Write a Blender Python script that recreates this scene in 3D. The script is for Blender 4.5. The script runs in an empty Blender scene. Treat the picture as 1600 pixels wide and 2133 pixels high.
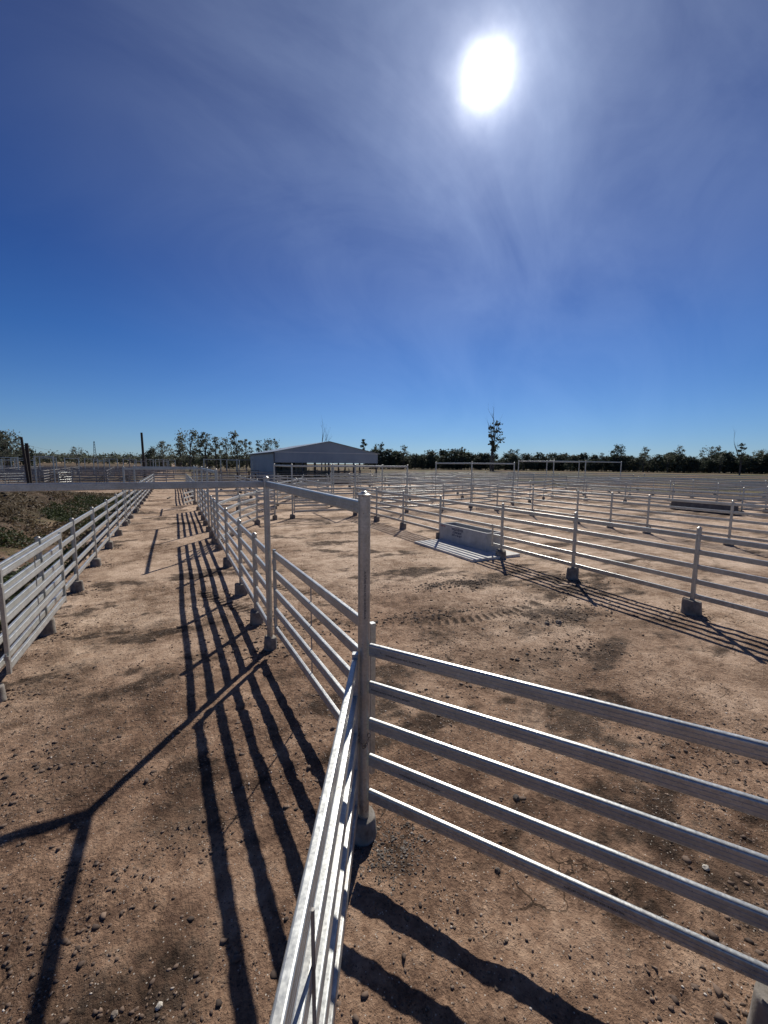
import bpy, math, random
import numpy as np
from mathutils import Vector, Matrix
random.seed(7); rng = np.random.default_rng(11)
S = bpy.context.scene
COL = S.collection
rad = math.radians

# ------------------------------------------------------------------ helpers
class MB:
    """collects verts/faces of one mesh"""
    def __init__(s): s.v = []; s.f = []; s.mi = []; s.cur = 0
    def add(s, vs, fs):
        b = len(s.v); s.v.extend([tuple(v) for v in vs])
        for f in fs: s.f.append(tuple(i+b for i in f)); s.mi.append(s.cur)
    def box(s, c, d, rot=None):
        cx, cy, cz = c; hx, hy, hz = d[0]/2, d[1]/2, d[2]/2
        vs = [Vector((sx*hx, sy*hy, sz*hz)) for sx in (-1,1) for sy in (-1,1) for sz in (-1,1)]
        if rot is not None: vs = [rot @ v for v in vs]
        vs = [(v.x+cx, v.y+cy, v.z+cz) for v in vs]
        s.add(vs, [(0,1,3,2),(4,6,7,5),(0,4,5,1),(2,3,7,6),(0,2,6,4),(1,5,7,3)])
    def sweep(s, path, prof, up=Vector((0,0,1)), cap=True):
        """sweep closed 2-D profile (side, up) along a polyline"""
        n = len(prof); P = [Vector(p) for p in path]; rings = []
        for i, p in enumerate(P):
            t = (P[min(i+1,len(P)-1)]-P[max(i-1,0)]).normalized()
            u = up - t*up.dot(t)
            if u.length < 1e-4: u = Vector((0,1,0)) - t*t.y
            u.normalize(); r = t.cross(u)
            rings.append([p + r*a + u*b for a, b in prof])
        vs = [v for r in rings for v in r]; fs = []
        for i in range(len(P)-1):
            for k in range(n):
                k2 = (k+1) % n
                fs.append((i*n+k, i*n+k2, (i+1)*n+k2, (i+1)*n+k))
        if cap:
            fs.append(tuple(range(n-1,-1,-1))); m = (len(P)-1)*n
            fs.append(tuple(range(m, m+n)))
        s.add(vs, fs)
    def tube(s, path, radii, n=8, cap=True):
        P = [Vector(p) for p in path]; rings = []
        if not hasattr(radii, '__len__'): radii = [radii]*len(P)
        for i, p in enumerate(P):
            t = (P[min(i+1,len(P)-1)]-P[max(i-1,0)]).normalized()
            a = Vector((1,0,0)) if abs(t.x) < .9 else Vector((0,1,0))
            u = t.cross(a).normalized(); w = t.cross(u)
            rings.append([p + (u*math.cos(2*math.pi*k/n) + w*math.sin(2*math.pi*k/n))*radii[i] for k in range(n)])
        vs = [v for r in rings for v in r]; fs = []
        for i in range(len(P)-1):
            for k in range(n):
                k2 = (k+1) % n
                fs.append((i*n+k, i*n+k2, (i+1)*n+k2, (i+1)*n+k))
        if cap:
            fs.append(tuple(range(n-1,-1,-1))); m = (len(P)-1)*n
            fs.append(tuple(range(m, m+n)))
        s.add(vs, fs)
    def lathe(s, prof, n=16, c=(0,0)):
        """prof: list of (r,z) from bottom to top"""
        vs = []; fs = []; m = len(prof)
        for r, z in prof:
            for k in range(n):
                a = 2*math.pi*k/n; vs.append((c[0]+r*math.cos(a), c[1]+r*math.sin(a), z))
        for i in range(m-1):
            for k in range(n):
                k2 = (k+1) % n; fs.append((i*n+k, i*n+k2, (i+1)*n+k2, (i+1)*n+k))
        fs.append(tuple(range(n-1,-1,-1))); fs.append(tuple(range((m-1)*n, m*n)))
        s.add(vs, fs)
    def mesh(s, name, mats, smooth=None):
        me = bpy.data.meshes.new(name); me.from_pydata(s.v, [], s.f)
        for m in (mats if isinstance(mats, (list,tuple)) else [mats]): me.materials.append(m)
        if any(s.mi): me.polygons.foreach_set('material_index', s.mi)
        me.update()
        if smooth is not None:
            me.polygons.foreach_set('use_smooth', [True]*len(me.polygons))
            try: me.set_sharp_from_angle(angle=rad(smooth))
            except Exception: pass
        return me

def link(name, me, parent=None, loc=(0,0,0), rz=0.0, scale=None):
    o = bpy.data.objects.new(name, me); COL.objects.link(o)
    o.location = loc; o.rotation_euler = (0,0,rz)
    if scale is not None: o.scale = scale
    if parent is not None: o.parent = parent
    return o
def tag(o, label, cat, group=None, kind=None):
    if label: o['label'] = label
    if cat: o['category'] = cat
    if group: o['group'] = group
    if kind: o['kind'] = kind
    return o
def thing(name, label, cat, loc=(0,0,0), rz=0.0, group=None):
    return tag(link(name, None, None, loc, rz), label, cat, group)

def fbm(x, y, wl, octs=4, gain=.5, seed=0):
    tot = np.zeros_like(x, dtype=np.float64); amp = 1.; nrm = 0.
    for o in range(octs):
        r = np.random.default_rng(seed*31+o); T = r.random((128,128))
        u = x/wl + r.random()*97; v = y/wl + r.random()*53
        iu = np.floor(u).astype(int); iv = np.floor(v).astype(int); fu = u-iu; fv = v-iv
        fu = fu*fu*(3-2*fu); fv = fv*fv*(3-2*fv)
        g = lambda a, b: T[a % 128, b % 128]
        n = (g(iu,iv)*(1-fu)+g(iu+1,iv)*fu)*(1-fv) + (g(iu,iv+1)*(1-fu)+g(iu+1,iv+1)*fu)*fv
        tot += amp*n; nrm += amp; amp *= gain; wl = wl/2.03
    return tot/nrm
def sst(a, b, x):
    t = np.clip((x-a)/(b-a), 0, 1); return t*t*(3-2*t)

# ------------------------------------------------------------------ materials
def newmat(name):
    m = bpy.data.materials.new(name); m.use_nodes = True; nt = m.node_tree
    b = nt.nodes['Principled BSDF']; return m, nt, b
def N(nt, t, **kw):
    n = nt.nodes.new(t)
    for k, v in kw.items():
        if k in n.inputs: n.inputs[k].default_value = v
        else: setattr(n, k, v)
    return n
def ramp(nt, stops):
    r = nt.nodes.new('ShaderNodeValToRGB'); e = r.color_ramp.elements
    while len(e) < len(stops): e.new(.5)
    for i, (p, c) in enumerate(stops):
        e[i].position = p; e[i].color = (c[0], c[1], c[2], 1) if hasattr(c, '__len__') else (c, c, c, 1)
    return r
def noise(nt, co, scale, detail=4, rough=.55):
    n = N(nt, 'ShaderNodeTexNoise'); n.inputs['Scale'].default_value = scale
    n.inputs['Detail'].default_value = detail; n.inputs['Roughness'].default_value = rough
    nt.links.new(co, n.inputs['Vector']); return n
def bump(nt, bsdf, h, strength, dist):
    b = N(nt, 'ShaderNodeBump'); b.inputs['Strength'].default_value = strength; b.inputs['Distance'].default_value = dist
    nt.links.new(h, b.inputs['Height']); nt.links.new(b.outputs['Normal'], bsdf.inputs['Normal']); return b
def math_(nt, op, a, b=None, clamp=False):
    n = N(nt, 'ShaderNodeMath', operation=op); n.use_clamp = clamp
    for i, v in enumerate((a, b)):
        if v is None: continue
        if isinstance(v, (int, float)): n.inputs[i].default_value = v
        else: nt.links.new(v, n.inputs[i])
    return n.outputs[0]
def mix(nt, f, a, b):
    n = N(nt, 'ShaderNodeMix', data_type='RGBA')
    for s, v in ((n.inputs[0], f), (n.inputs[6], a), (n.inputs[7], b)):
        if isinstance(v, (int, float)): s.default_value = v
        elif isinstance(v, tuple): s.default_value = (v[0], v[1], v[2], 1)
        else: nt.links.new(v, s)
    return n.outputs[2]

def ramp_out(nt, src, stops):
    r = ramp(nt, stops); nt.links.new(src, r.inputs[0]); return r.outputs[0]
def simple(name, stops, scale, rough=.8, metal=0., bscale=None, bstr=.3, bdist=.01, detail=5):
    m, nt, b = newmat(name); co = N(nt, 'ShaderNodeTexCoord').outputs['Object']
    n = noise(nt, co, scale, detail); r = ramp(nt, stops)
    nt.links.new(n.outputs[0], r.inputs[0]); nt.links.new(r.outputs[0], b.inputs['Base Color'])
    b.inputs['Roughness'].default_value = rough; b.inputs['Metallic'].default_value = metal
    if bscale: bump(nt, b, noise(nt, co, bscale, 6, .6).outputs[0], bstr, bdist)
    return m

def galv_mat():
    m, nt, b = newmat('galvanised_steel'); co = N(nt, 'ShaderNodeTexCoord').outputs['Object']
    v = N(nt, 'ShaderNodeTexVoronoi'); v.inputs['Scale'].default_value = 70; nt.links.new(co, v.inputs['Vector'])
    n1 = noise(nt, co, 6, 5, .6); n2 = noise(nt, co, 60, 3, .6)
    mp = N(nt, 'ShaderNodeMapping'); mp.inputs['Scale'].default_value = (1.2, 1.2, 45); nt.links.new(co, mp.inputs[0])
    n3 = noise(nt, mp.outputs[0], 2.2, 3, .5)
    f = math_(nt, 'ADD', math_(nt, 'MULTIPLY', n1.outputs[0], .6), math_(nt, 'MULTIPLY', v.outputs['Color'], .22))
    f = math_(nt, 'ADD', f, math_(nt, 'MULTIPLY', n3.outputs[0], .25))
    r = ramp(nt, [(.25, (.29,.295,.28)), (.55, (.455,.462,.44)), (.85, (.63,.637,.61))])
    nt.links.new(f, r.inputs[0])
    # brown dust film in irregular stains
    d = noise(nt, co, 3.1, 6, .65); dr = ramp(nt, [(.5, 0.), (.75, .38)]); nt.links.new(d.outputs[0], dr.inputs[0])
    gc = mix(nt, dr.outputs[0], r.outputs[0], (.36,.315,.25))
    # mud splashed up the lowest rails and post feet
    sz = N(nt, 'ShaderNodeSeparateXYZ'); nt.links.new(co, sz.inputs[0])
    low = math_(nt, 'MULTIPLY', math_(nt, 'SUBTRACT', 1., math_(nt, 'MULTIPLY', sz.outputs[2], 1.7), True), ramp_out(nt, noise(nt, co, 22, 5, .7).outputs[0], [(.46,0.),(.6,.75)]))
    nt.links.new(mix(nt, low, gc, (.17,.12,.085)), b.inputs['Base Color'])
    b.inputs['Metallic'].default_value = .55
    rr = ramp(nt, [(.3, .27), (.8, .47)]); nt.links.new(n2.outputs[0], rr.inputs[0]); nt.links.new(rr.outputs[0], b.inputs['Roughness'])
    bump(nt, b, n1.outputs[0], .12, .004)
    return m
GALV = galv_mat()
CONC = simple('footing_concrete', [(.3,(.12,.10,.08)),(.5,(.215,.19,.16)),(.7,(.30,.27,.235))], 9, .95, 0, 55, .5, .006)
TROUGHC = simple('trough_concrete', [(.3,(.36,.345,.32)),(.55,(.46,.445,.42)),(.75,(.53,.515,.485))], 4, .9, 0, 60, .25, .004)
SLABC = simple('slab_concrete', [(.3,(.55,.53,.48)),(.7,(.72,.69,.64))], 5, .92, 0, 40, .3, .004)
NAVY = simple('navy_paint', [(.35,(.012,.02,.06)),(.7,(.03,.045,.11))], 60, .7)
RED = simple('red_paint', [(.35,(.22,.03,.03)),(.7,(.32,.06,.05))], 60, .7)
INK = simple('mill_ink', [(.35,(.05,.05,.05)),(.7,(.16,.155,.15))], 60, .7)
CHAINM = simple('chain_steel', [(.3,(.14,.13,.12)),(.7,(.34,.33,.32))], 90, .42, .8)
TIMBER = simple('weathered_timber', [(.3,(.025,.02,.017)),(.6,(.055,.045,.038)),(.8,(.1,.085,.07))], 12, .95, 0, 30, .6, .02)
BARK = simple('bark', [(.3,(.05,.042,.035)),(.55,(.12,.10,.085)),(.8,(.25,.225,.2))], 3, .95)
DEADW = simple('dead_wood', [(.3,(.10,.09,.08)),(.7,(.2,.18,.165))], 3, .95)
OLDRAIL = simple('old_yard_steel', [(.3,(.18,.155,.135)),(.55,(.31,.29,.27)),(.8,(.42,.40,.38))], 2.2, .6, .35)
STEEL_DK = simple('shed_frame_steel', [(.3,(.05,.055,.065)),(.7,(.09,.1,.115))], 4, .55, .4)
WIREM = simple('wire', [(.3,(.04,.04,.04)),(.7,(.08,.08,.08))], 10, .6)
STONEM = simple('stone', [(.25,(.10,.08,.065)),(.5,(.21,.17,.135)),(.75,(.42,.37,.31))], 9, .92, 0, 60, .4, .004)

def shed_mat():
    m, nt, b = newmat('shed_sheeting'); tc = N(nt, 'ShaderNodeTexCoord'); co = tc.outputs['Object']
    sx = N(nt, 'ShaderNodeSeparateXYZ'); nt.links.new(co, sx.inputs[0])
    s = math_(nt, 'ADD', sx.outputs[0], sx.outputs[1])
    w = math_(nt, 'SINE', math_(nt, 'MULTIPLY', s, 2*math.pi/.2))
    n = noise(nt, co, .35, 4); r = ramp(nt, [(.35,(.225,.275,.335)),(.65,(.28,.335,.39))]); nt.links.new(n.outputs[0], r.inputs[0])
    nt.links.new(r.outputs[0], b.inputs['Base Color']); b.inputs['Roughness'].default_value = .5; b.inputs['Metallic'].default_value = .25
    bump(nt, b, w, .35, .025)
    return m
SHED = shed_mat()

def leaf_mat(name, a, bcol, tr=.25):
    m, nt, b = newmat(name); gi = N(nt, 'ShaderNodeNewGeometry'); oi = N(nt, 'ShaderNodeObjectInfo')
    f = math_(nt, 'ADD', math_(nt, 'MULTIPLY', gi.outputs['Random Per Island'], .75), math_(nt, 'MULTIPLY', oi.outputs['Random'], .25))
    c = mix(nt, f, a, bcol); nt.links.new(c, b.inputs['Base Color']); b.inputs['Roughness'].default_value = .75
    t = N(nt, 'ShaderNodeBsdfTranslucent'); nt.links.new(c, t.inputs[0])
    ms = N(nt, 'ShaderNodeMixShader'); ms.inputs[0].default_value = tr
    nt.links.new(b.outputs[0], ms.inputs[1]); nt.links.new(t.outputs[0], ms.inputs[2])
    nt.links.new(ms.outputs[0], nt.nodes['Material Output'].inputs[0]); return m
LEAF = leaf_mat('gum_leaves', (.035,.045,.028), (.095,.11,.065))
LEAFP = leaf_mat('pale_gum_leaves', (.075,.085,.06), (.17,.18,.125), .35)
WEED = leaf_mat('weed_leaves', (.022,.034,.010), (.085,.105,.034), .22)
DRYG = leaf_mat('dry_grass_blades', (.075,.052,.028), (.20,.15,.085), .25)

def ground_mat():
    m, nt, b = newmat('yard_dirt'); co = N(nt, 'ShaderNodeTexCoord').outputs['Object']
    at = N(nt, 'ShaderNodeAttribute'); at.attribute_name = 'zone'
    sp = N(nt, 'ShaderNodeSeparateColor'); nt.links.new(at.outputs['Color'], sp.inputs[0])
    pale, veg, dark = sp.outputs[0], sp.outputs[1], sp.outputs[2]
    nA = noise(nt, co, .55, 6, .62); nB = noise(nt, co, 3.2, 7, .65); nC = noise(nt, co, 26, 7, .7); nD = noise(nt, co, 130, 3, .6)
    nE = noise(nt, co, 11, 5, .65)
    f = math_(nt, 'ADD', math_(nt, 'MULTIPLY', math_(nt, 'SUBTRACT', nA.outputs[0], .5), .8), math_(nt, 'MULTIPLY', nB.outputs[0], .6))
    f = math_(nt, 'ADD', f, math_(nt, 'MULTIPLY', math_(nt, 'SUBTRACT', nE.outputs[0], .5), .45))
    f = math_(nt, 'ADD', f, math_(nt, 'MULTIPLY', math_(nt, 'SUBTRACT', nC.outputs[0], .5), .45))
    f = math_(nt, 'ADD', f, .21)
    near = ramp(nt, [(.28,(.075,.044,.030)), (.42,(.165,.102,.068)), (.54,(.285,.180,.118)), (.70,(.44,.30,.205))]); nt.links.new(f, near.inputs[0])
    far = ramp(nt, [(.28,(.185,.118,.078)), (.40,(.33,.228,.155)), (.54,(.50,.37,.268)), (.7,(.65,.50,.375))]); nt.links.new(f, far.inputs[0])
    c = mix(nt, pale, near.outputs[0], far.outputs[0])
    # dark churned soil / dung, plus the painted shade of the far-left yards
    dk = ramp(nt, [(.36,(.018,.013,.010)), (.52,(.046,.033,.025)), (.7,(.09,.066,.05))]); nt.links.new(f, dk.inputs[0])
    dm = math_(nt, 'ADD', math_(nt, 'MULTIPLY', dark, 2.0), math_(nt, 'MULTIPLY', math_(nt, 'SUBTRACT', nE.outputs[0], .5), 2.6))
    dm = math_(nt, 'ADD', dm, math_(nt, 'MULTIPLY', math_(nt, 'SUBTRACT', nC.outputs[0], .5), 1.8))
    dm = math_(nt, 'MULTIPLY', math_(nt, 'SUBTRACT', dm, .62, True), .92)
    c = mix(nt, dm, c, dk.outputs[0])
    # grass zones
    nG = noise(nt, co, .09, 6, .6); nG2 = noise(nt, co, 1.7, 5, .6)
    gf = math_(nt, 'ADD', math_(nt, 'MULTIPLY', nG.outputs[0], .7), math_(nt, 'MULTIPLY', nG2.outputs[0], .3))
    gr = ramp(nt, [(.36,(.105,.064,.04)), (.46,(.14,.09,.055)), (.52,(.088,.082,.036)), (.6,(.045,.056,.02))]); nt.links.new(gf, gr.inputs[0])
    vm = math_(nt, 'MULTIPLY', veg, ramp_out(nt, nG2.outputs[0], [(.25,.7),(.6,1.)]))
    c = mix(nt, vm, c, gr.outputs[0])
    # pale grit flecks
    v = N(nt, 'ShaderNodeTexVoronoi'); v.inputs['Scale'].default_value = 75; nt.links.new(co, v.inputs['Vector'])
    vs = N(nt, 'ShaderNodeSeparateColor'); nt.links.new(v.outputs['Color'], vs.inputs[0])
    fl = math_(nt, 'MULTIPLY', math_(nt, 'GREATER_THAN', vs.outputs[0], .955), math_(nt, 'LESS_THAN', v.outputs['Distance'], .34))
    c = mix(nt, math_(nt, 'MULTIPLY', fl, .8), c, (.62,.56,.48))
    fd = math_(nt, 'MULTIPLY', math_(nt, 'GREATER_THAN', vs.outputs[1], .90), math_(nt, 'LESS_THAN', v.outputs['Distance'], .42))
    c = mix(nt, math_(nt, 'MULTIPLY', fd, .6), c, (.05,.036,.028))
    # drying cracks
    wn = noise(nt, co, 5, 3); wv = N(nt, 'ShaderNodeVectorMath', operation='SCALE'); wv.inputs[3].default_value = .16
    nt.links.new(wn.outputs['Color'], wv.inputs[0])
    wa = N(nt, 'ShaderNodeVectorMath', operation='ADD'); nt.links.new(co, wa.inputs[0]); nt.links.new(wv.outputs[0], wa.inputs[1])
    ve = N(nt, 'ShaderNodeTexVoronoi', feature='DISTANCE_TO_EDGE'); ve.inputs['Scale'].default_value = 2.6; nt.links.new(wa.outputs[0], ve.inputs['Vector'])
    ck = math_(nt, 'LESS_THAN', ve.outputs['Distance'], .011)
    cm = noise(nt, co, .9, 3); ckm = ramp_out(nt, cm.outputs[0], [(.54,0.),(.6,1.)])
    ckf = math_(nt, 'MULTIPLY', ck, ckm)
    c = mix(nt, math_(nt, 'MULTIPLY', ckf, .75), c, (.035,.025,.018))
    nt.links.new(c, b.inputs['Base Color']); b.inputs['Roughness'].default_value = .93
    b.inputs['Specular IOR Level'].default_value = .06
    vd = N(nt, 'ShaderNodeVectorMath', operation='SCALE'); vd.inputs[3].default_value = .05; nt.links.new(nC.outputs['Color'], vd.inputs[0])
    va = N(nt, 'ShaderNodeVectorMath', operation='ADD'); nt.links.new(co, va.inputs[0]); nt.links.new(vd.outputs[0], va.inputs[1])
    crumb = None
    for sc_, w_ in ((24, .55), (58, .28)):
        vv = N(nt, 'ShaderNodeTexVoronoi'); vv.inputs['Scale'].default_value = sc_; nt.links.new(va.outputs[0], vv.inputs['Vector'])
        q = math_(nt, 'MULTIPLY', math_(nt, 'SUBTRACT', 1., math_(nt, 'MULTIPLY', vv.outputs['Distance'], 1.6), True), w_)
        crumb = q if crumb is None else math_(nt, 'ADD', crumb, q)
    crumb = math_(nt, 'MULTIPLY', crumb, math_(nt, 'MULTIPLY', ramp_out(nt, nE.outputs[0], [(.42,.1),(.62,.9)]), ramp_out(nt, nA.outputs[0], [(.40,1.),(.56,.12)])))
    crumb = math_(nt, 'ADD', crumb, math_(nt, 'MULTIPLY', math_(nt, 'MULTIPLY', dm, nC.outputs[0]), .35))
    h = math_(nt, 'ADD', math_(nt, 'MULTIPLY', nB.outputs[0], .5), math_(nt, 'MULTIPLY', nC.outputs[0], .5))
    h = math_(nt, 'ADD', h, crumb)
    h = math_(nt, 'ADD', h, math_(nt, 'MULTIPLY', nD.outputs[0], .16))
    h = math_(nt, 'ADD', h, math_(nt, 'MULTIPLY', math_(nt, 'ADD', fl, fd), .10))
    h = math_(nt, 'SUBTRACT', h, math_(nt, 'MULTIPLY', ckf, .3))
    bump(nt, b, h, .9, .055)
    return m
DIRT = ground_mat()

# ------------------------------------------------------------------ ground
def axis(fine0, fine1, step, lo, hi, grow=1.06, mid=None):
    a = list(np.arange(fine0, fine1, step)); s = step; x = a[-1]
    while x < hi: s = min(s*grow, 160); x += s; a.append(x)
    s = step; x = a[0]; b = []
    while x > lo: s = min(s*grow, 160); x -= s; b.append(x)
    return np.array(b[::-1]+a)
XS = axis(-2.6, 4.2, .03, -3000, 3000, 1.035)
YS = axis(.2, 9.5, .03, -300, 3000, 1.022)
def ground_z(x, y):
    d = np.hypot(x, y)
    z = (fbm(x, y, 6., 3, .5, 1)-.5)*.10*sst(0, 6, d)
    # trampled near ground
    rough = .35+.65*sst(.42, .62, fbm(x, y, 1.3, 3, .5, 2))
    fade = 1-sst(12, 22, d)
    n = fbm(x, y, .34, 4, .62, 3)
    pits = -np.clip(.42-fbm(x, y, .17, 2, .5, 4), 0, 1)*.16
    z += fade*rough*((n-.5)*.015+pits*.4)+fade*(.15+rough)*(fbm(x, y, .085, 3, .6, 17)-.5)*.024
    # low berm in the lane middle where cattle walk
    z += fade*.02*np.sin(y*1.1+2*fbm(x, y, 2, 2, .5, 9))*np.exp(-((x+.6)/1.2)**2)
    # tyre marks in the first pen: two curved lugged tracks
    for (cx, cy, r) in ((5.6, 11.2, 5.3), (5.6, 11.2, 3.9)):
        rr = np.hypot(x-cx, y-cy); a = np.arctan2(y-cy, x-cx); m = np.exp(-((rr-r)/.16)**4)*(a < -.9)*(a > -2.9)
        z += m*(.010*np.sin(a*r*2*math.pi/.17+(rr-r)*9)-.014)*1.3
    # drain and spoil bank on the left of the lane fence
    wob = (fbm(x*0, y, 4., 3, .5, 5)-.5)*2.2
    yy = sst(2., 8., y)*(1-sst(38., 50., y))
    xs = x+wob*.5
    prof = -.55*sst(-3.0, -5.0, xs)+.2*sst(-5.4, -6.4, xs)+1.15*sst(-6.2, -9.2, xs)-.55*sst(-11., -16., xs)
    cl = (fbm(x, y, 1.4, 5, .68, 6)-.5)*1.45*sst(-5.4, -7.5, xs)*(1-sst(-14,-22,-xs*-1))
    cl += (fbm(x, y, .8, 4, .6, 8)-.5)*.22*sst(-2.6, -4.2, xs)
    z += yy*(prof+cl)
    # gentle roll far away
    z += sst(120, 700, d)*(fbm(x, y, 400, 2, .5, 7)-.5)*2.0
    # keep a level pad round posts of the near fences
    return z
def ground_zone(x, y):
    d = np.hypot(x, y); n = fbm(x, y, 3.5, 4, .55, 12)-.5; n2 = fbm(x, y, .9, 4, .55, 13)-.5; n3 = fbm(x, y, .28, 4, .65, 18)-.5
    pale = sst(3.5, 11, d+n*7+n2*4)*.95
    pen = sst(2.0, 4.5, x-(-.3)*y*0+n*2)*sst(3.5, 6.5, y+n*4)
    pale = np.clip(pale*.75+.28*pen, 0, 1)
    pale = np.clip(pale-.35*np.exp(-((y-7.2+n*3)/1.2)**2)*np.exp(-((x-4.4)/2.8)**2), 0, 1)
    dark = np.zeros_like(x)
    for (px, py, sx, sy, a, k) in ((6.4,7.7,.95,.30,-.3,.95),(5.4,7.9,.5,.22,.2,.8),(4.5,6.3,1.3,.16,.12,.7),(3.3,6.7,.9,.2,-.2,.6),(5.9,5.2,1.6,.5,.1,.5),
            (7.9,4.3,1.2,.4,0,.45),(4.2,3.4,1.4,.5,.3,.45),(12,14,2,1,.2,.6),(14.5,10.5,2.2,.7,0,.55),(21,13.5,3,.7,0,.6),(25,14.5,3,.8,0,.6),(-.2,5.6,.9,.7,.5,.5),(-.9,2.4,1,.7,0,.4),(12.2,11.8,1.6,.5,.4,.6),(1.35,2.35,.3,.2,0,.6),(-.7,5.2,1.5,1.2,.3,.6),(-1.5,6.3,.8,1.3,0,.5),(-.5,2.1,.8,.5,.4,.75),(.1,3.6,.5,.9,0,.55),(-.6,8.2,.9,.5,.2,.5),(6.9,5.3,1.5,.5,-.5,.8),(8.1,6.2,1.2,.5,-.2,.6),(5.1,4.2,1.4,.4,.2,.5),(10.5,9.2,.8,1.6,0,.7),(28.5,13.5,1.2,2.2,0,.7),(3.2,4.6,1.2,.35,.3,.45)):
        ca, sa = math.cos(a), math.sin(a); u = (x-px)*ca+(y-py)*sa; v = -(x-px)*sa+(y-py)*ca
        dark = np.maximum(dark, k*np.clip(np.exp(-((u/sx)**2+(v/sy)**2)*.8)*1.25+n2*1.3+n3*1.5-.30, 0, 1)*np.exp(-(((u/sx)**2+(v/sy)**2)*.25)**3))
    for r in (5.3, 3.9):
        rr = np.hypot(x-5.6, y-11.2); a = np.arctan2(y-11.2, x-5.6); m = np.exp(-((rr-r)/.17)**4)*(a < -.9)*(a > -2.9)
        dark = np.maximum(dark, m*(.6+.5*np.sin(a*r*2*math.pi/.17+(rr-r)*9))*np.clip(.6+n*3,0,1))
    streak = np.clip((fbm(x*.6+y*.2, y*1.2, 1.1, 4, .6, 15)+n3*.35-.57)*5, 0, .75)*(1-sst(-2.7,-4,x*1.))
    dark = np.clip(np.maximum(dark, streak), 0, 1)
    yy = sst(2., 8., y)*(1-sst(42., 52., y))
    bank = yy*sst(-4.9, -6.6, x+n*2.5)
    bankdark = bank*np.clip(.95+sst(.42,.58,fbm(x, y, 2.2, 4, .6, 16))*.4, 0, 1)*(1-.5*sst(-13,-18,x))
    dark = np.where(x < -2.6, np.maximum(dark*.5, bankdark), dark)
    veg = sst(-2.5, -3.6, x+n2)*yy*(1-.75*sst(-5.6,-6.8,x+n*2))*.85
    # paddocks outside the yards
    out = np.maximum.reduce([sst(44., 50., x+n*2), sst(48., 60., y-.12*x+n*6)*sst(-4,6,x+40*0), sst(-24.,-34.,x)*sst(20,40,y)*.4, sst(-15,-40,y)])
    veg = np.clip(np.maximum(veg, out), 0, 1)
    dark = np.maximum(dark, .75*sst(-2.5,-5,x+n*3)*sst(46,54,y)*(1-sst(600,900,d)))  # far-left ground darkened in colour for shade among the massed rails
    return pale, veg, dark
def build_ground():
    X, Y = np.meshgrid(XS, YS, indexing='ij'); Z = ground_z(X, Y)
    nx, ny = X.shape; V = np.stack([X, Y, Z], -1).reshape(-1, 3)
    i, j = np.meshgrid(np.arange(nx-1), np.arange(ny-1), indexing='ij'); a = (i*ny+j).ravel()
    F = np.stack([a, a+ny, a+ny+1, a+1], -1)
    me = bpy.data.meshes.new('ground'); me.vertices.add(len(V)); me.vertices.foreach_set('co', V.ravel())
    me.loops.add(F.size); me.loops.foreach_set('vertex_index', F.ravel()); me.polygons.add(len(F))
    me.polygons.foreach_set('loop_start', np.arange(0, F.size, 4)); me.polygons.foreach_set('use_smooth', np.ones(len(F), bool))
    me.update(); me.validate()
    p, g, d = ground_zone(X, Y)
    ca = me.color_attributes.new('zone', 'FLOAT_COLOR', 'POINT')
    C = np.stack([p, g, d, np.ones_like(p)], -1).reshape(-1, 4).astype(np.float32); ca.data.foreach_set('color', C.ravel())
    me.materials.append(DIRT)
    o = link('ground', me); o['kind'] = 'structure'
build_ground()
def gz(x, y): return float(ground_z(np.array([float(x)]), np.array([float(y)]))[0])

# ------------------------------------------------------------------ yard steelwork
def rrect(w, h, r, n=3, groove=True):
    P = []
    for cx, cy, a0 in ((w-r,-h+r,-90),(w-r,h-r,0),(-w+r,h-r,90),(-w+r,-h+r,180)):
        for k in range(n+1):
            a = rad(a0+90*k/n); P.append((cx+r*math.cos(a), cy+r*math.sin(a)))
        if groove and a0 == -90: P += [(w,-.016),(w-.0016,-.0145),(w-.0016,-.0125),(w,-.011),(w,.011),(w-.0016,.0125),(w-.0016,.0145),(w,.016)]
        if groove and a0 == 90: P += [(-w,.016),(-w+.0016,.0145),(-w+.0016,.0125),(-w,.011),(-w,-.011),(-w+.0016,-.0125),(-w+.0016,-.0145),(-w,-.016)]
    return P
RAILP = rrect(.021, .0485, .010)
THINP = [(-.021,-.0485),(.021,-.0485),(.021,.0485),(-.021,.0485)]
RZ = [1.53, 1.235, .94, .645, .35]          # rail centre heights
_pm = {}
def post_mesh(h, r=.044, mat=GALV, n=14):
    k = ('p', round(h,2), r, mat.name)
    if k not in _pm:
        b = MB(); b.lathe([(r,-.15),(r,h-.012)], n); _pm[k] = b.mesh('post', mat, 40)
    return _pm[k]
def cap_mesh(r=.044, mat=GALV):
    k = ('c', r, mat.name)
    if k not in _pm:
        b = MB(); b.lathe([(r+.003,-.012),(r+.004,.004),(r*.8,.008),(r*.62,.018),(r*.3,.027),(.004,.029)], 14); _pm[k] = b.mesh('post_cap', mat, 35)
    return _pm[k]
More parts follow.
